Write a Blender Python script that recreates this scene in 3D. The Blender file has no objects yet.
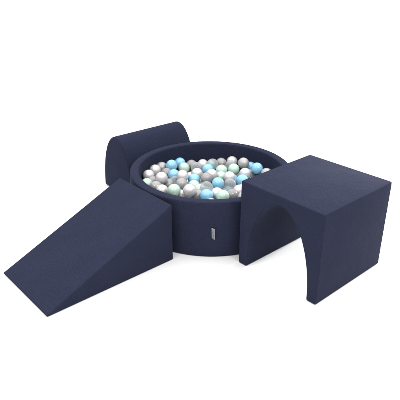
import bpy, bmesh, math, random
from mathutils import Vector, Matrix
random.seed(7)
scene = bpy.context.scene
COL = scene.collection
CM = 0.01
PI = math.pi

# ------------------------------------------------------------------ helpers
def link(o, parent=None):
    COL.objects.link(o)
    if parent is not None:
        o.parent = parent
    return o

def thing(name, label, cat, loc=(0, 0, 0), rotz=0.0, group=None):
    o = bpy.data.objects.new(name, None)
    o.empty_display_size = 0.05
    o.location = loc
    o.rotation_euler = (0, 0, rotz)
    link(o)
    o['label'] = label
    o['category'] = cat
    if group:
        o['group'] = group
    return o

def mesh_obj(name, bm, mat, parent=None, smooth=True):
    bm.normal_update()
    me = bpy.data.meshes.new(name)
    bm.to_mesh(me)
    bm.free()
    if smooth:
        for p in me.polygons:
            p.use_smooth = True
    me.materials.append(mat)
    return link(bpy.data.objects.new(name, me), parent)

def tube(bm, pts, r, n=8, closed=False):
    """round tube through the points"""
    pts = [Vector(p) for p in pts]
    m = len(pts)
    rings = []
    for i, p in enumerate(pts):
        if closed:
            t = pts[(i + 1) % m] - pts[i - 1]
        else:
            t = pts[min(i + 1, m - 1)] - pts[max(i - 1, 0)]
        t.normalize()
        up = Vector((0, 0, 1)) if abs(t.z) < 0.9 else Vector((1, 0, 0))
        a = t.cross(up).normalized()
        b = t.cross(a).normalized()
        rings.append([bm.verts.new(p + a * (r * math.cos(2 * PI * k / n)) + b * (r * math.sin(2 * PI * k / n))) for k in range(n)])
    rng = range(m) if closed else range(m - 1)
    for i in rng:
        A, B = rings[i], rings[(i + 1) % m]
        for k in range(n):
            bm.faces.new((A[k], A[(k + 1) % n], B[(k + 1) % n], B[k]))
    if not closed:
        bm.faces.new(rings[0][::-1])
        bm.faces.new(rings[-1])

def prism(profile, axis_len, to3):
    """closed profile (list of 2D points) swept along axis_len; to3(u, v, w) -> xyz"""
    bm = bmesh.new()
    A = [bm.verts.new(to3(u, v, 0.0)) for u, v in profile]
    B = [bm.verts.new(to3(u, v, axis_len)) for u, v in profile]
    n = len(profile)
    for i in range(n):
        bm.faces.new((A[i], A[(i + 1) % n], B[(i + 1) % n], B[i]))
    bm.faces.new(A[::-1])
    bm.faces.new(B)
    bmesh.ops.recalc_face_normals(bm, faces=bm.faces)
    return bm

def round_edges(bm, width, min_angle=28, segs=4):
    edges = [e for e in bm.edges if len(e.link_faces) == 2 and e.calc_face_angle() > math.radians(min_angle)]
    bmesh.ops.bevel(bm, geom=edges, offset=width, offset_type='OFFSET', segments=segs, profile=0.5,
                    affect='EDGES', clamp_overlap=True)

def lathe(bm, prof, n=160, close=True):
    rings = []
    for r, z in prof:
        if r < 1e-6:
            rings.append([bm.verts.new((0, 0, z))])
        else:
            rings.append([bm.verts.new((r * math.cos(2 * PI * k / n), r * math.sin(2 * PI * k / n), z)) for k in range(n)])
    m = len(rings)
    for i in range(m if close else m - 1):
        A, B = rings[i], rings[(i + 1) % m]
        for k in range(n):
            k2 = (k + 1) % n
            if len(A) == 1 and len(B) == 1:
                continue
            if len(A) == 1:
                bm.faces.new((A[0], B[k2], B[k]))
            elif len(B) == 1:
                bm.faces.new((A[k], A[k2], B[0]))
            else:
                bm.faces.new((A[k], A[k2], B[k2], B[k]))
    bmesh.ops.recalc_face_normals(bm, faces=bm.faces)

# ------------------------------------------------------------------ materials
def new_mat(name):
    m = bpy.data.materials.new(name)
    m.use_nodes = True
    nt = m.node_tree
    nt.nodes.clear()
    out = nt.nodes.new('ShaderNodeOutputMaterial')
    return m, nt, out

def N(nt, typ, **kw):
    n = nt.nodes.new(typ)
    for k, v in kw.items():
        if k.startswith('i_'):
            n.inputs[k[2:].replace('_', ' ')].default_value = v
        else:
            setattr(n, k, v)
    return n

def fabric(name, col, bump=1.0):
    """soft cotton jersey pulled over foam: melange fibres, fine weave, shallow ripples"""
    m, nt, out = new_mat(name)
    L = nt.links.new
    tc = N(nt, 'ShaderNodeTexCoord')
    # fibre melange
    n1 = N(nt, 'ShaderNodeTexNoise'); n1.inputs['Scale'].default_value = 420; n1.inputs['Detail'].default_value = 3
    n2 = N(nt, 'ShaderNodeTexNoise'); n2.inputs['Scale'].default_value = 7; n2.inputs['Detail'].default_value = 4
    n3 = N(nt, 'ShaderNodeTexNoise'); n3.inputs['Scale'].default_value = 60; n3.inputs['Detail'].default_value = 3
    for n in (n1, n2, n3):
        L(tc.outputs['Object'], n.inputs['Vector'])
    mr1 = N(nt, 'ShaderNodeMapRange'); mr1.inputs[1].default_value = .3; mr1.inputs[2].default_value = .7
    mr1.inputs[3].default_value = .72; mr1.inputs[4].default_value = 1.28
    L(n1.outputs['Fac'], mr1.inputs[0])
    mr2 = N(nt, 'ShaderNodeMapRange'); mr2.inputs[1].default_value = .3; mr2.inputs[2].default_value = .7
    mr2.inputs[3].default_value = .94; mr2.inputs[4].default_value = 1.06
    L(n2.outputs['Fac'], mr2.inputs[0])
    mul = N(nt, 'ShaderNodeMath', operation='MULTIPLY')
    L(mr1.outputs[0], mul.inputs[0]); L(mr2.outputs[0], mul.inputs[1])
    vm = N(nt, 'ShaderNodeVectorMath', operation='SCALE')
    vm.inputs[0].default_value = col
    L(mul.outputs[0], vm.inputs['Scale'])
    # sparse flecks of lint caught on the cotton
    vo = N(nt, 'ShaderNodeTexVoronoi'); vo.inputs['Scale'].default_value = 34
    L(tc.outputs['Object'], vo.inputs['Vector'])
    lt = N(nt, 'ShaderNodeMath', operation='LESS_THAN'); lt.inputs[1].default_value = .034
    L(vo.outputs['Distance'], lt.inputs[0])
    sc_ = N(nt, 'ShaderNodeSeparateColor'); L(vo.outputs['Color'], sc_.inputs[0])
    gt = N(nt, 'ShaderNodeMath', operation='GREATER_THAN'); gt.inputs[1].default_value = .55
    L(sc_.outputs[0], gt.inputs[0])
    lm = N(nt, 'ShaderNodeMath', operation='MULTIPLY'); L(lt.outputs[0], lm.inputs[0]); L(gt.outputs[0], lm.inputs[1])
    ls = N(nt, 'ShaderNodeMath', operation='MULTIPLY'); ls.inputs[1].default_value = .22; L(lm.outputs[0], ls.inputs[0])
    mixc = N(nt, 'ShaderNodeMix', data_type='RGBA')
    L(ls.outputs[0], mixc.inputs[0]); L(vm.outputs[0], mixc.inputs[6]); mixc.inputs[7].default_value = (.22, .22, .26, 1)
    bs = N(nt, 'ShaderNodeBsdfPrincipled')
    L(mixc.outputs[2], bs.inputs['Base Color'])
    bs.inputs['Roughness'].default_value = .9
    bs.inputs['Specular IOR Level'].default_value = .06
    bs.inputs['Sheen Weight'].default_value = .02
    bs.inputs['Sheen Roughness'].default_value = .45
    bs.inputs['Sheen Tint'].default_value = (.75, .78, 1, 1)
    # bump: fine weave + ripples of the cover
    b1 = N(nt, 'ShaderNodeBump'); b1.inputs['Strength'].default_value = .45 * bump; b1.inputs['Distance'].default_value = .0012
    b2 = N(nt, 'ShaderNodeBump'); b2.inputs['Strength'].default_value = .10 * bump; b2.inputs['Distance'].default_value = .004
    b3 = N(nt, 'ShaderNodeBump'); b3.inputs['Strength'].default_value = .30 * bump; b3.inputs['Distance'].default_value = .02
    L(n2.outputs['Fac'], b3.inputs['Height'])
    L(n3.outputs['Fac'], b2.inputs['Height']); L(b3.outputs[0], b2.inputs['Normal'])
    L(n1.outputs['Fac'], b1.inputs['Height']); L(b2.outputs[0], b1.inputs['Normal'])
    L(b1.outputs[0], bs.inputs['Normal'])
    L(bs.outputs[0], out.inputs[0])
    return m

NAVY = fabric('navy_cotton', (.0176, .0206, .0405))
THREAD = fabric('navy_thread', (.0176 * .93, .0206 * .93, .0405 * .93), .4)

def plastic(name, col, rough=.28, metallic=0.0, coat=0.0, var=.10, sub=0.0, spec=.5):
    m, nt, out = new_mat(name)
    L = nt.links.new
    oi = N(nt, 'ShaderNodeObjectInfo')
    tc = N(nt, 'ShaderNodeTexCoord')
    nz = N(nt, 'ShaderNodeTexNoise'); nz.inputs['Scale'].default_value = 28; nz.inputs['Detail'].default_value = 3
    L(tc.outputs['Object'], nz.inputs['Vector'])
    mr = N(nt, 'ShaderNodeMapRange'); mr.inputs[3].default_value = 1 - var; mr.inputs[4].default_value = 1 + var * .6
    L(oi.outputs['Random'], mr.inputs[0])
    vm = N(nt, 'ShaderNodeVectorMath', operation='SCALE'); vm.inputs[0].default_value = col
    L(mr.outputs[0], vm.inputs['Scale'])
    bs = N(nt, 'ShaderNodeBsdfPrincipled')
    L(vm.outputs[0], bs.inputs['Base Color'])
    r = N(nt, 'ShaderNodeMapRange'); r.inputs[3].default_value = rough * .8; r.inputs[4].default_value = rough * 1.25
    L(nz.outputs['Fac'], r.inputs[0]); L(r.outputs[0], bs.inputs['Roughness'])
    bs.inputs['Metallic'].default_value = metallic
    bs.inputs['Specular IOR Level'].default_value = spec
    bs.inputs['Coat Weight'].default_value = coat
    bs.inputs['Coat Roughness'].default_value = .07
    if sub:
        bs.inputs['Subsurface Weight'].default_value = sub
        bs.inputs['Subsurface Radius'].default_value = (.012, .012, .012)
        bs.inputs['Subsurface Scale'].default_value = 1.0
    bp = N(nt, 'ShaderNodeBump'); bp.inputs['Strength'].default_value = .12; bp.inputs['Distance'].default_value = .002
    L(nz.outputs['Fac'], bp.inputs['Height']); L(bp.outputs[0], bs.inputs['Normal'])
    L(bs.outputs[0], out.inputs[0])
    return m

def clear_plastic(name):
    """thin see-through shell of slightly milky plastic"""
    m, nt, out = new_mat(name)
    L = nt.links.new
    tr = N(nt, 'ShaderNodeBsdfTransparent'); tr.inputs[0].default_value = (.93, .95, .97, 1)
    bs = N(nt, 'ShaderNodeBsdfPrincipled')
    bs.inputs['Base Color'].default_value = (.46, .48, .50, 1)
    bs.inputs['Roughness'].default_value = .12
    lw = N(nt, 'ShaderNodeLayerWeight'); lw.inputs['Blend'].default_value = .35
    mr = N(nt, 'ShaderNodeMapRange'); mr.inputs[3].default_value = .26; mr.inputs[4].default_value = .80
    L(lw.outputs['Facing'], mr.inputs[0])
    mx = N(nt, 'ShaderNodeMixShader')
    L(mr.outputs[0], mx.inputs[0]); L(tr.outputs[0], mx.inputs[1]); L(bs.outputs[0], mx.inputs[2])
    L(mx.outputs[0], out.inputs[0])
    return m

BALL_MATS = {
    'p': plastic('pearl_plastic', (.500, .482, .488), .34, .22, 1.0, .07),
    's': plastic('silver_plastic', (.305, .302, .304), .34, .22, .8, .12),
    'g': plastic('grey_plastic', (.235, .222, .226), .32, .10, .7, .16),
    'b': plastic('sky_blue_plastic', (.185, .430, .610), .26, 0, .8, .06),
    'm': plastic('mint_plastic', (.370, .520, .430), .28, 0, .8, .06),
    't': clear_plastic('clear_plastic'),
}

def floor_material():
    m, nt, out = new_mat('white_studio_floor')
    L = nt.links.new
    tc = N(nt, 'ShaderNodeTexCoord')
    nz = N(nt, 'ShaderNodeTexNoise'); nz.inputs['Scale'].default_value = 3; nz.inputs['Detail'].default_value = 5
    L(tc.outputs['Object'], nz.inputs['Vector'])
    cr = N(nt, 'ShaderNodeMapRange'); cr.inputs[3].default_value = .70; cr.inputs[4].default_value = .74
    L(nz.outputs['Fac'], cr.inputs[0])
    cc = N(nt, 'ShaderNodeCombineColor')
    for k in range(3):
        L(cr.outputs[0], cc.inputs[k])
    bs = N(nt, 'ShaderNodeBsdfPrincipled')
    L(cc.outputs[0], bs.inputs['Base Color'])
    bs.inputs['Roughness'].default_value = .8
    bs.inputs['Specular IOR Level'].default_value = .2
    L(bs.outputs[0], out.inputs[0])
    return m

def plain(name, col, rough=.7):
    m, nt, out = new_mat(name)
    L = nt.links.new
    tc = N(nt, 'ShaderNodeTexCoord')
    nz = N(nt, 'ShaderNodeTexNoise'); nz.inputs['Scale'].default_value = 900
    L(tc.outputs['Object'], nz.inputs['Vector'])
    mr = N(nt, 'ShaderNodeMapRange'); mr.inputs[3].default_value = .88; mr.inputs[4].default_value = 1.1
    L(nz.outputs['Fac'], mr.inputs[0])
    vm = N(nt, 'ShaderNodeVectorMath', operation='SCALE'); vm.inputs[0].default_value = col
    L(mr.outputs[0], vm.inputs['Scale'])
    bs = N(nt, 'ShaderNodeBsdfPrincipled'); bs.inputs['Roughness'].default_value = rough
    L(vm.outputs[0], bs.inputs['Base Color']); L(bs.outputs[0], out.inputs[0])
    return m

TAG_WHITE = plain('woven_white_ribbon', (.22, .22, .26))
TAG_GREY = plain('woven_grey_lettering', (.06, .06, .08))

# ------------------------------------------------------------------ setting
bm = bmesh.new()
S = 60.0
nfl = 12
vs = [[bm.verts.new((-S + 2 * S * i / nfl, -S + 2 * S * j / nfl, 0)) for j in range(nfl + 1)] for i in range(nfl + 1)]
for i in range(nfl):
    for j in range(nfl):
        bm.faces.new((vs[i][j], vs[i + 1][j], vs[i + 1][j + 1], vs[i][j + 1]))
fl = mesh_obj('floor', bm, floor_material())
fl['kind'] = 'structure'
GAP = 0.0015      # foam blocks rest on the floor

# ------------------------------------------------------------------ ball pit
PX = 6.006 * CM
R_OUT, R_IN, PH = .45, .3995, .3045
pit = thing('ball_pit', 'round navy blue fabric ball pit with thick padded rim, filled with plastic balls', 'ball pit', (PX, 0, GAP))
bm = bmesh.new()
prof = []
def arc(cx, cz, r, a0, a1, n=6):
    for i in range(n + 1):
        a = math.radians(a0 + (a1 - a0) * i / n)
        prof.append((cx + r * math.cos(a), cz + r * math.sin(a)))
rr = .011
prof.append((R_IN, .02))
for z in (.08, .16, .24):
    prof.append((R_IN, z))
arc(R_IN + rr, PH - rr, rr, 180, 90)
prof.append(((R_IN + R_OUT) / 2, PH + .0012))
arc(R_OUT - rr, PH - rr, rr, 90, 0)
for z in (.24, .18, .12, .06):
    prof.append((R_OUT + .0012 * math.sin(PI * z / PH), z))
arc(R_OUT - .008, .008, .008, 0, -90)
prof.append((R_IN + .01, 0))
lathe(bm, prof, 192)
wall = mesh_obj('padded_wall', bm, NAVY, pit)
bm = bmesh.new()
lathe(bm, [(0, .084), (.39, .084), (.3985, .078), (.3985, .003), (0, .003)], 96, close=False)
mesh_obj('base_cushion', bm, NAVY, pit)
bm = bmesh.new()
def ring(r, z, tr):
    n = 192
    tube(bm, [(r * math.cos(2 * PI * k / n), r * math.sin(2 * PI * k / n), z) for k in range(n)], tr, 6, True)
k7 = rr * (1 - math.sqrt(.5))
ring(R_OUT - k7, PH - k7, .0011)
ring(R_IN + k7, PH - k7, .0011)
mesh_obj('rim_seam', bm, THREAD, pit)

# the sewn-in ribbon tag on the front of the wall
TA = math.radians(-90 + 0.35)
def wall_pt(ang, r, z):
    return Vector((r * math.cos(ang), r * math.sin(ang), z))
tag_root = wall_pt(TA, R_OUT + .0012, 0)
tx = Vector((-math.sin(TA), math.cos(TA), 0))           # along the wall to the right
tn = Vector((math.cos(TA), math.sin(TA), 0))            # out of the wall
TZ0, TZ1, TW = .113, .170, .0185
def tag_pt(u, v, off=0.0):
    """u 0..1 across, v 0..1 up; the right edge stands off the wall, slight curl"""
    a = math.radians(34)
    out_ = .0015 + TW * u * math.sin(a) + .0015 * math.sin(PI * v) - .002 * (1 - v) * u
    along = TW * u * math.cos(a) + .0012 * (1 - v)
    nrm = (tn * math.cos(a) - tx * math.sin(a))
    return tag_root + tx * (along - .006) + tn * out_ + Vector((0, 0, TZ0 + (TZ1 - TZ0) * v - (.002 + .007 * (1 - v)) * u)) + nrm * off
def patch(bm, u0, u1, v0, v1, off, nu=4, nv=10, thick=.0006):
    def grid(o):
        return [[bm.verts.new(tag_pt(u0 + (u1 - u0) * i / nu, v0 + (v1 - v0) * j / nv, o)) for j in range(nv + 1)] for i in range(nu + 1)]
    F, Bk = grid(off + thick / 2), grid(off - thick / 2)
    for i in range(nu):
        for j in range(nv):
            bm.faces.new((F[i][j], F[i + 1][j], F[i + 1][j + 1], F[i][j + 1]))
            bm.faces.new((Bk[i][j], Bk[i][j + 1], Bk[i + 1][j + 1], Bk[i + 1][j]))
    def side(a, b):
        for k in range(len(a) - 1):
            bm.faces.new((a[k], a[k + 1], b[k + 1], b[k]))
    side([F[i][0] for i in range(nu + 1)], [Bk[i][0] for i in range(nu + 1)])
    side([F[i][nv] for i in range(nu + 1)], [Bk[i][nv] for i in range(nu + 1)])
    side(F[0], Bk[0]); side(F[nu], Bk[nu])
    bmesh.ops.recalc_face_normals(bm, faces=bm.faces)
bm = bmesh.new()
patch(bm, 0, 1, 0, 1, 0)
tag = mesh_obj('ribbon_tag', bm, TAG_WHITE, pit)
tag['label'] = 'small white woven ribbon tag with tiny grey upright lettering'
# lettering: a column of small marks, too small to read in the photograph
bm = bmesh.new()
rs = random.Random(3)
v = .12
while v < .86:
    h = rs.choice((.045, .06, .07))
    a = rs.choice((.34, .40)); b = rs.choice((.60, .66))
    patch(bm, a, b, v, v + .018, .0006, 2, 1, .0004)
    if rs.random() < .75:
        patch(bm, a, a + .08, v + .020, v + h, .0006, 1, 2, .0004)
    if rs.random() < .5:
        patch(bm, b - .08, b, v + .020, v + h, .0006, 1, 2, .0004)
    v += h + .03
mesh_obj('lettering', bm, TAG_GREY, tag)
bm = bmesh.new()
tube(bm, [wall_pt(TA + math.radians(d), R_OUT + .0012, TZ1 + .004) for d in (-1.9, -1.2, -.4, .4, 1.2, 2.0, 2.5)], .0014, 6)
mesh_obj('tag_stitching', bm, plain('dark_stitching', (.012, .012, .022)), tag)

# ------------------------------------------------------------------ foam wedge (ramp)
WX, WY, WYAW, WW, WL, WH = -13.471 * CM, -47.121 * CM, .730, 44.1 * CM, 69.2 * CM, 30.6 * CM
wed = thing('foam_wedge', 'navy blue foam ramp wedge sloping down to the left from the ball pit', 'foam ramp', (WX, WY, GAP), WYAW)
# local: -x runs down the ramp, +y across its width
to3 = lambda u, v, w: Vector((-u, w, v))
prof_w = [(0, 0), (0, WH), (WL, .010), (WL, 0)]
bm = prism(prof_w, WW, to3)
round_edges(bm, .012, 20, 5)
mesh_obj('cover', bm, NAVY, wed)
bm = bmesh.new()
c = .0036
sl = math.atan2(WH - .01, WL)
for y in (c, WW - c):
    s = 1 if y < .1 else -1
    tube(bm, [(-.006 - .004, y, WH - .0022 - .006 * math.tan(sl)), (-WL + .012, y, .010 + .0022)], .0010, 6)
tube(bm, [(-c, .012, WH - c - .001), (-c, WW - .012, WH - c - .001)], .0010, 6)
for y in (c, WW - c):
    tube(bm, [(-c, y, .01), (-c, y, WH - .012)], .0010, 6)
mesh_obj('seam', bm, THREAD, wed)

# ------------------------------------------------------------------ foam tunnel block
TX, TY, TYAW = 50.595 * CM, -84.986 * CM, .842
TWD, TDP, TH, LEG, AH = 47.2 * CM, 51.1 * CM, 44.4 * CM, 5.2 * CM, 39.8 * CM
tun = thing('foam_tunnel', 'navy blue foam block with an arched tunnel cut through it, at the right', 'foam tunnel', (TX, TY, GAP), PI / 2 - TYAW + PI / 2)
# local x runs along the front face away from the near corner, local -y runs back into depth
to3 = lambda u, v, w: Vector((u, -w, v))
hw = TWD / 2 - LEG
prof_t = [(0, 0), (0, TH), (TWD, TH), (TWD, 0)]
na = 56
arch = []
for i in range(na + 1):
    a = PI * i / na
    e = 1.0
    arch.append((TWD / 2 + hw * math.cos(a), AH * math.sin(a) ** .97 if 0 < i < na else 0.0))
prof_t += arch
bm = prism(prof_t, TDP, to3)
round_edges(bm, .0065, 28, 4)
mesh_obj('cover', bm, NAVY, tun)
bm = bmesh.new()
c = .0021
for yy in (-c, -TDP + c):
    tube(bm, [(.012, yy, TH - c), (TWD - .012, yy, TH - c)], .0010, 6)
    for xx in (c, TWD - c):
        tube(bm, [(xx, yy, .012), (xx, yy, TH - .012)], .0010, 6)
    off = .0022
    tube(bm, [(TWD / 2 + (hw + off) * math.cos(PI * i / na), yy, max(.006, (AH + off) * math.sin(PI * i / na))) for i in range(na + 1)], .0010, 6)
for xx in (c, TWD - c):
    tube(bm, [(xx, -.012, TH - c), (xx, -TDP + .012, TH - c)], .0010, 6)
mesh_obj('seam', bm, THREAD, tun)

# ------------------------------------------------------------------ half-cylinder block
HX, HY, HYAW, HHW, HHT, HL = -52.1 * CM, 32.6 * CM, .704, 16.7 * CM, 36.9 * CM, 50.4 * CM
hc = thing('foam_half_cylinder', 'navy blue foam half cylinder with a rounded top, standing behind the ball pit', 'foam block', (HX, HY, GAP), HYAW)
to3 = lambda u, v, w: Vector((w, -u, v))
prof_h = [(HHW * math.cos(PI * i / 56), HHT * math.sin(PI * i / 56) if 0 < i < 56 else 0.0) for i in range(57)]
bm = prism(prof_h, HL, to3)
round_edges(bm, .015, 28, 5)
mesh_obj('cover', bm, NAVY, hc)
bm = bmesh.new()
c = .0046
for xx in (c, HL - c):
    tube(bm, [(xx, -(HHW - c) * math.cos(PI * i / 56), max(.006, (HHT - c) * math.sin(PI * i / 56))) for i in range(57)], .0010, 6)
mesh_obj('seam', bm, THREAD, hc)

# ------------------------------------------------------------------ plastic balls
def ball_mesh(key):
    bm = bmesh.new()
    r = .0349
    prof = []
    nl = 22
    for i in range(nl + 1):
        a = -PI / 2 + PI * i / nl
        prof.append((r * math.cos(a) if 0 < i < nl else 0.0, r * math.sin(a)))
    # fine moulding seam round the middle
    mid = nl // 2
    on = lambda h: (math.sqrt(r * r - h * h), h)
    prof[mid:mid + 1] = [on(-.0022), on(-.0010), on(-.0005), (r + .00010, 0.0), on(.0005), on(.0010), on(.0022)]
    lathe(bm, prof, 40, close=False)
    bm.normal_update()
    me = bpy.data.meshes.new('plastic_ball')
    bm.to_mesh(me); bm.free()
    for p in me.polygons:
        p.use_smooth = True
    me.materials.append(BALL_MATS[key])
    return me
BALL_ME = {k: ball_mesh(k) for k in BALL_MATS}
COLOUR = {'p': 'pearl', 's': 'silver', 'g': 'grey', 'b': 'sky blue', 'm': 'mint', 't': 'clear'}
def ball(x, y, z, key, label):
    o = bpy.data.objects.new('plastic_ball', BALL_ME[key])
    o.location = (x * CM, y * CM, z * CM)
    o.rotation_euler = (random.uniform(0, 6.28), random.uniform(0, 6.28), random.uniform(0, 6.28))
    o.scale = [random.uniform(.982, 1.0) for _ in range(3)]     # thin-walled: never quite round
    link(o)
    o['label'] = label
    o['category'] = 'ball'
    o['group'] = 'plastic balls in the ball pit'
TOP_BALLS = [
    (-29.70, 7.09, 22.78, 'p', 'pearl ball leftmost in the pit, close against the left inner wall'),
    (-21.17, -7.21, 27.46, 'p', 'large looking pearl ball heaped on top near the left end of the pit'),
    (-26.56, 15.76, 22.48, 'p', 'pearl ball behind the leftmost pair of pearl balls, near the left wall'),
    (-23.11, 21.85, 21.77, 's', 'silver grey ball just left of the two sky blue balls at the back left'),
    (-16.94, 19.46, 24.05, 'b', 'sky blue ball at the back left, left one of a touching blue pair'),
    (-15.15, 8.50, 22.53, 'b', 'sky blue ball half hidden beneath the blue pair at the back left'),
    (-29.27, -8.38, 24.14, 'm', 'mint ball wedged against the left inner wall, half hidden by the rim'),
    (-23.87, -12.99, 24.58, 'g', 'dull grey ball low at the front left, between two pearl balls'),
    (-20.19, -18.93, 25.07, 'p', 'pearl ball low at the front left rim, beside a mint ball'),
    (-13.56, -23.50, 27.48, 'm', 'mint ball at the front left rim, fully in view'),
    (-17.60, -4.34, 22.17, 'g', 'grey ball directly behind the mint ball at the front left rim'),
    (-19.72, 13.66, 21.29, 'g', 'warm grey ball peeking out behind the big pearl ball at the left'),
    (-12.42, 31.39, 20.81, 'b', 'sky blue ball at the back left, right one of a touching blue pair'),
    (-9.67, 21.97, 21.33, 'm', 'mint ball in front of the right blue ball of the back pair'),
    (-9.81, -0.86, 25.90, 'p', 'pearl ball directly in front of the back left mint ball'),
    (-5.23, 28.35, 20.57, 'g', 'dark grey ball in the back row, right of the back left mint ball'),
    (-2.24, 22.10, 21.54, 't', 'clear ball on the heap between the dark grey ball and a pearl ball'),
    (-1.76, 11.14, 22.25, 'p', 'pearl ball under the clear ball, left of centre'),
    (-3.40, 0.90, 22.96, 'b', 'sky blue ball left of centre, behind the big front pearl ball'),
    (-5.40, -24.94, 28.09, 'p', 'big pearl ball at the front rim, left of the front blue ball'),
    (-3.45, -6.05, 22.06, 'm', 'pale mint ball mostly hidden behind the big front pearl ball'),
    (-10.21, -7.57, 23.95, 'g', 'grey ball in the gap between the front mint and pearl balls'),
    (-14.23, 1.71, 21.12, 't', 'small glimpse of a clear ball deep behind the front left mint ball'),
    (3.68, 0.45, 23.96, 'g', 'warm grey ball at the centre, above a clear ball'),
    (3.48, -16.99, 26.07, 't', 'clear ball between the central warm grey ball and the front blue ball'),
    (3.37, -26.62, 25.96, 'b', 'sky blue ball at the front rim, the nearest blue one'),
    (1.74, 30.98, 19.91, 'p', 'pearl ball in the back row, left of the back clear ball'),
    (4.68, 19.39, 21.55, 'b', 'sky blue ball in the back half, in front of a back row pearl ball'),
    (7.67, 27.63, 21.52, 't', 'clear ball in the back row, tinted by the blue ball below it'),
    (13.19, 31.95, 20.45, 'g', 'warm grey ball in the back row between the clear ball and two pearl balls'),
    (12.81, 17.24, 21.73, 'm', 'mint ball behind centre, left one of two mint balls'),
    (6.63, 6.78, 23.48, 'p', 'pearl ball in the middle, partly behind the central warm grey ball'),
    (9.92, -7.75, 24.40, 'b', 'sky blue ball right of centre, alone among pearl and clear balls'),
    (19.99, 33.61, 20.86, 'p', 'pearl ball in the back row, the rearmost one right of centre'),
    (18.99, 26.68, 20.98, 't', 'clear ball lying in front of the rearmost pearl ball'),
    (20.22, 19.59, 21.54, 'm', 'mint ball right of centre, right one of two mint balls'),
    (26.28, 23.14, 23.98, 's', 'dark silver ball at the back right, left of the rightmost blue ball'),
    (26.33, 11.14, 22.25, 'p', 'pearl ball at the right, just behind the corner of the tunnel block'),
    (33.55, 14.16, 24.29, 'b', 'sky blue ball at the far right, fully in view'),
    (23.95, -0.95, 23.28, 'b', 'sky blue ball tucked under the right pearl ball, touching the tunnel corner'),
    (16.80, 4.53, 22.82, 'p', 'pearl ball right of centre, stacked over a clear ball'),
    (16.64, -6.27, 23.13, 't', 'clear ball right of centre, below a pearl ball'),
    (8.94, -22.18, 24.84, 'p', 'pearl ball at the front rim, squeezed between blue and mint balls'),
    (11.72, -28.45, 26.37, 'm', 'mint ball at the front rim, right of the front blue ball'),
    (16.50, -23.61, 24.71, 'g', 'grey ball at the front rim, right of the front mint ball'),
    (20.95, -18.21, 24.63, 'p', 'pearl ball at the front right, cut off by the tunnel edge'),
    (38.72, 9.71, 22.73, 's', 'silver ball at the far right, mostly hidden by the tunnel top'),
    (30.96, 26.50, 20.00, 'b', 'sky blue ball mostly hidden between the silver and rightmost blue balls'),
    (12.27, 9.82, 20.66, 'm', 'mint ball deep in the gap below the left mint ball'),
    (-10.10, -19.98, 22.52, 'p', 'sliver of a pearl ball low at the rim, right of the front left mint ball'),
    (-1.06, -21.72, 23.63, 'g', 'grey ball low at the front rim, between the pearl and blue balls'),
    (-0.11, -12.20, 22.44, 'm', 'sliver of a mint ball between the front pearl and front blue balls'),
    (-26.65, -2.05, 22.72, 'g', 'grey ball low at the left, under the leftmost pearl balls'),
    (30.21, 17.16, 18.92, 'g', 'grey ball low at the right, below the rightmost blue ball'),
]
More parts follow.
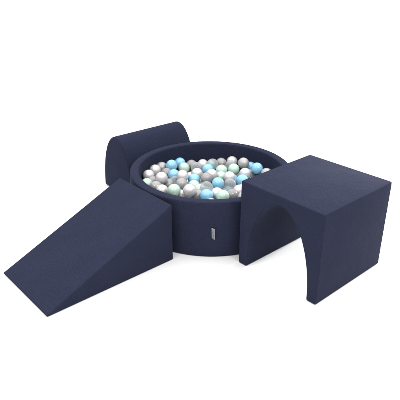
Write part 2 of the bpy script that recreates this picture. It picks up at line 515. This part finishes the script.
LOWER_BALLS = [
    (20.99, -9.15, 12.01, 'p'),
    (28.91, 21.20, 12.00, 'b'),
    (-12.22, 5.75, 12.01, 'm'),
    (-19.95, -6.00, 12.01, 'p'),
    (33.01, -13.64, 12.00, 'b'),
    (-5.13, 25.55, 12.01, 't'),
    (-17.50, 18.78, 12.00, 'g'),
    (-8.60, -30.30, 12.02, 'm'),
    (-10.15, -1.39, 12.03, 't'),
    (4.15, -17.65, 12.01, 'p'),
    (12.37, -22.64, 12.00, 'm'),
    (10.63, -11.98, 12.00, 'p'),
    (7.57, 5.52, 12.01, 'p'),
    (-11.60, 28.15, 12.02, 'p'),
    (5.79, 24.07, 12.00, 's'),
    (26.80, 14.28, 12.00, 'b'),
    (5.13, 13.08, 12.02, 'g'),
    (14.35, 8.96, 12.02, 's'),
    (-21.81, 7.88, 12.01, 't'),
    (1.77, -2.92, 12.01, 'g'),
    (17.50, 27.99, 12.03, 'm'),
    (11.63, 19.27, 12.01, 't'),
    (-10.42, 17.06, 12.01, 'p'),
    (3.61, -26.38, 12.01, 'g'),
    (-3.85, -9.87, 12.02, 'g'),
    (3.93, -10.11, 12.01, 'g'),
    (36.59, -0.86, 12.03, 'm'),
    (37.74, 10.43, 12.01, 'g'),
    (23.31, 1.40, 12.00, 'p'),
    (7.19, 31.65, 12.02, 'p'),
    (26.38, -19.58, 12.03, 'm'),
    (-25.01, -0.48, 12.06, 't'),
    (-3.97, 4.09, 12.01, 'm'),
    (20.42, -28.23, 12.05, 'p'),
    (24.97, 29.48, 12.01, 's'),
    (-8.48, -20.64, 12.01, 'p'),
    (-17.76, -27.15, 12.05, 'p'),
    (19.45, 15.17, 12.03, 't'),
    (12.82, -4.91, 12.03, 'p'),
    (-26.79, -11.09, 12.19, 't'),
    (-25.28, 16.56, 12.09, 'm'),
    (5.42, -36.08, 12.03, 'p'),
    (18.81, -15.87, 12.09, 'm'),
    (-0.89, 32.21, 12.07, 'p'),
    (-18.06, -18.66, 12.21, 'g'),
    (-13.20, -8.15, 12.39, 'b'),
    (-0.25, 18.31, 12.30, 'p'),
    (30.38, 5.30, 12.22, 'b'),
    (11.73, -29.76, 12.12, 't'),
    (-29.52, 5.17, 12.50, 'p'),
    (29.73, -7.30, 12.26, 's'),
    (14.15, 35.08, 12.13, 'm'),
    (35.70, 18.91, 12.86, 'b'),
    (32.08, -24.31, 12.19, 'p'),
    (-1.70, -32.28, 12.81, 'm'),
    (41.43, 4.29, 12.63, 'm'),
    (39.52, -9.42, 12.60, 's'),
    (-6.13, 11.22, 13.47, 's'),
    (20.96, 22.18, 13.64, 'm'),
    (-18.19, 0.72, 12.59, 'p'),
    (-3.21, -25.58, 13.84, 'p'),
    (21.49, 8.31, 12.27, 'b'),
    (-24.87, -18.75, 13.57, 'p'),
    (-16.14, 12.09, 13.36, 'm'),
    (26.54, -29.86, 14.91, 'p'),
    (-11.66, -14.65, 14.30, 'b'),
    (-17.91, 25.70, 13.61, 'b'),
    (1.00, 7.83, 15.11, 'g'),
    (36.47, -19.24, 14.23, 'g'),
    (-2.65, -17.38, 13.93, 'p'),
    (16.24, 2.66, 14.27, 'm'),
    (25.44, -13.78, 15.75, 'p'),
    (-20.41, -13.06, 15.58, 'p'),
    (20.01, -22.18, 15.45, 'p'),
    (17.56, -33.94, 14.77, 'm'),
    (13.70, 24.46, 16.65, 'm'),
    (26.16, -2.84, 16.71, 'p'),
    (32.15, 10.69, 16.22, 'b'),
    (-7.83, 33.29, 14.79, 'p'),
    (8.07, -1.09, 15.36, 'p'),
    (-27.85, 10.63, 16.47, 'p'),
    (-27.86, -5.41, 16.04, 't'),
    (-12.58, -26.65, 16.65, 's'),
    (35.49, 4.00, 16.88, 'p'),
    (-4.70, -1.32, 16.34, 'p'),
    (34.02, -4.99, 17.22, 'g'),
    (41.76, -3.66, 15.77, 'p'),
    (7.27, -22.05, 16.68, 't'),
    (18.43, -4.53, 16.51, 'b'),
    (7.34, -30.38, 17.46, 'b'),
    (-23.35, 3.46, 17.54, 'p'),
    (6.81, 36.00, 17.43, 'm'),
    (12.77, -17.85, 17.30, 'p'),
    (14.34, -10.14, 17.58, 'b'),
    (-19.69, -23.06, 17.33, 'p'),
    (13.95, -26.19, 17.77, 'm'),
    (-8.27, 5.76, 17.72, 'p'),
    (-8.00, -9.31, 17.57, 't'),
    (6.54, -13.66, 17.38, 'm'),
    (25.12, 4.73, 17.82, 'p'),
    (30.60, -20.35, 17.78, 's'),
    (19.31, 11.67, 18.03, 'b'),
    (-13.71, 16.32, 18.31, 'p'),
    (38.07, -13.04, 18.35, 'm'),
    (-5.36, 16.92, 17.36, 'p'),
    (37.85, 14.45, 17.73, 't'),
    (-5.21, -32.07, 18.80, 'b'),
    (41.52, 2.36, 19.90, 't'),
    (19.64, -29.47, 20.02, 'b'),
    (30.41, -11.56, 20.07, 'p'),
    (1.78, -36.06, 17.95, 'p'),
    (3.36, -5.93, 18.07, 't'),
    (-15.55, -15.27, 20.02, 'b'),
    (12.63, -35.12, 19.52, 'm'),
    (30.25, 0.88, 20.92, 'm'),
    (40.56, -6.61, 21.94, 'p'),
    (28.33, -26.95, 20.96, 'p'),
    (-11.28, -30.32, 22.40, 'p'),
    (5.97, 12.82, 18.91, 'g'),
    (5.65, -32.98, 23.68, 'p'),
    (24.49, -8.10, 21.19, 'p'),
    (34.52, -15.98, 23.55, 'm'),
    (33.68, -5.67, 24.12, 'p'),
    (-27.02, -14.07, 18.46, 'p'),
    (23.00, -28.56, 26.04, 'p'),
    (28.52, -20.85, 24.39, 'm'),
    (1.90, -26.32, 18.96, 'p'),
]
for b in TOP_BALLS:
    ball(*b)
for x, y, z, key in LOWER_BALLS:
    ball(x, y, z, key, COLOUR[key] + ' ball buried in the pit beneath the top layer of balls')

# ------------------------------------------------------------------ camera
cam = bpy.data.cameras.new('camera')
cam.sensor_width = 36
cam.lens = 36 * 527.713 / 400
cam.clip_end = 500
cam.clip_start = .05
co = bpy.data.objects.new('camera', cam)
co.location = (0, -2.73514, 1.42883)
co.rotation_euler = (math.radians(90 - 25.83), 0, 0)
link(co)
scene.camera = co

# ------------------------------------------------------------------ light: white studio, two softboxes either side of the camera
w = bpy.data.worlds.new('World')
scene.world = w
w.use_nodes = True
nt = w.node_tree
nt.nodes.clear()
tc = nt.nodes.new('ShaderNodeTexCoord')
sx = nt.nodes.new('ShaderNodeSeparateXYZ')
mr = nt.nodes.new('ShaderNodeMapRange')
mr.inputs[1].default_value = 0.0; mr.inputs[2].default_value = 1.0
mr.inputs[3].default_value = .12; mr.inputs[4].default_value = 3.2
bg = nt.nodes.new('ShaderNodeBackground')
bg.inputs[0].default_value = (1, 1, 1, 1)
wo = nt.nodes.new('ShaderNodeOutputWorld')
nt.links.new(tc.outputs['Generated'], sx.inputs[0])
nt.links.new(sx.outputs[2], mr.inputs[0])
nt.links.new(mr.outputs[0], bg.inputs[1])
nt.links.new(bg.outputs[0], wo.inputs[0])

def softbox(name, az, el, dist, size, power, col=(1, 1, 1)):
    t = Vector((.06, -.1, .2))
    a, e = math.radians(az), math.radians(el)
    d = Vector((math.sin(a) * math.cos(e), -math.cos(a) * math.cos(e), math.sin(e)))
    la = bpy.data.lights.new(name, 'AREA')
    la.shape = 'SQUARE'
    la.size = size
    la.energy = power
    la.color = col
    lo = bpy.data.objects.new(name, la)
    lo.location = t + d * dist
    lo.rotation_euler = (-d).to_track_quat('-Z', 'Y').to_euler()
    link(lo)
softbox('softbox_light', -37, 45, 2.7, .40, 6, (1, .98, .97))
softbox('softbox_light', 36, 45, 2.7, .46, 17, (1, .95, .92))
# an added, unseen light low behind the tunnel block whitens the floor inside it
fl_ = bpy.data.lights.new('added_floor_fill', 'AREA')
fl_.shape = 'SQUARE'; fl_.size = .6; fl_.energy = 4.2; fl_.spread = math.radians(24)
flo = bpy.data.objects.new('added_floor_fill', fl_)
flo.location = (2.10, .89, .82)
flo.rotation_euler = (Vector((.36, -.66, -.04)) - flo.location).to_track_quat('-Z', 'Y').to_euler()
link(flo)

vs_ = scene.view_settings
vs_.view_transform = 'Standard'
vs_.look = 'None'
vs_.exposure = 0
vs_.gamma = 1
scene.cycles.max_bounces = 10
scene.cycles.transparent_max_bounces = 12
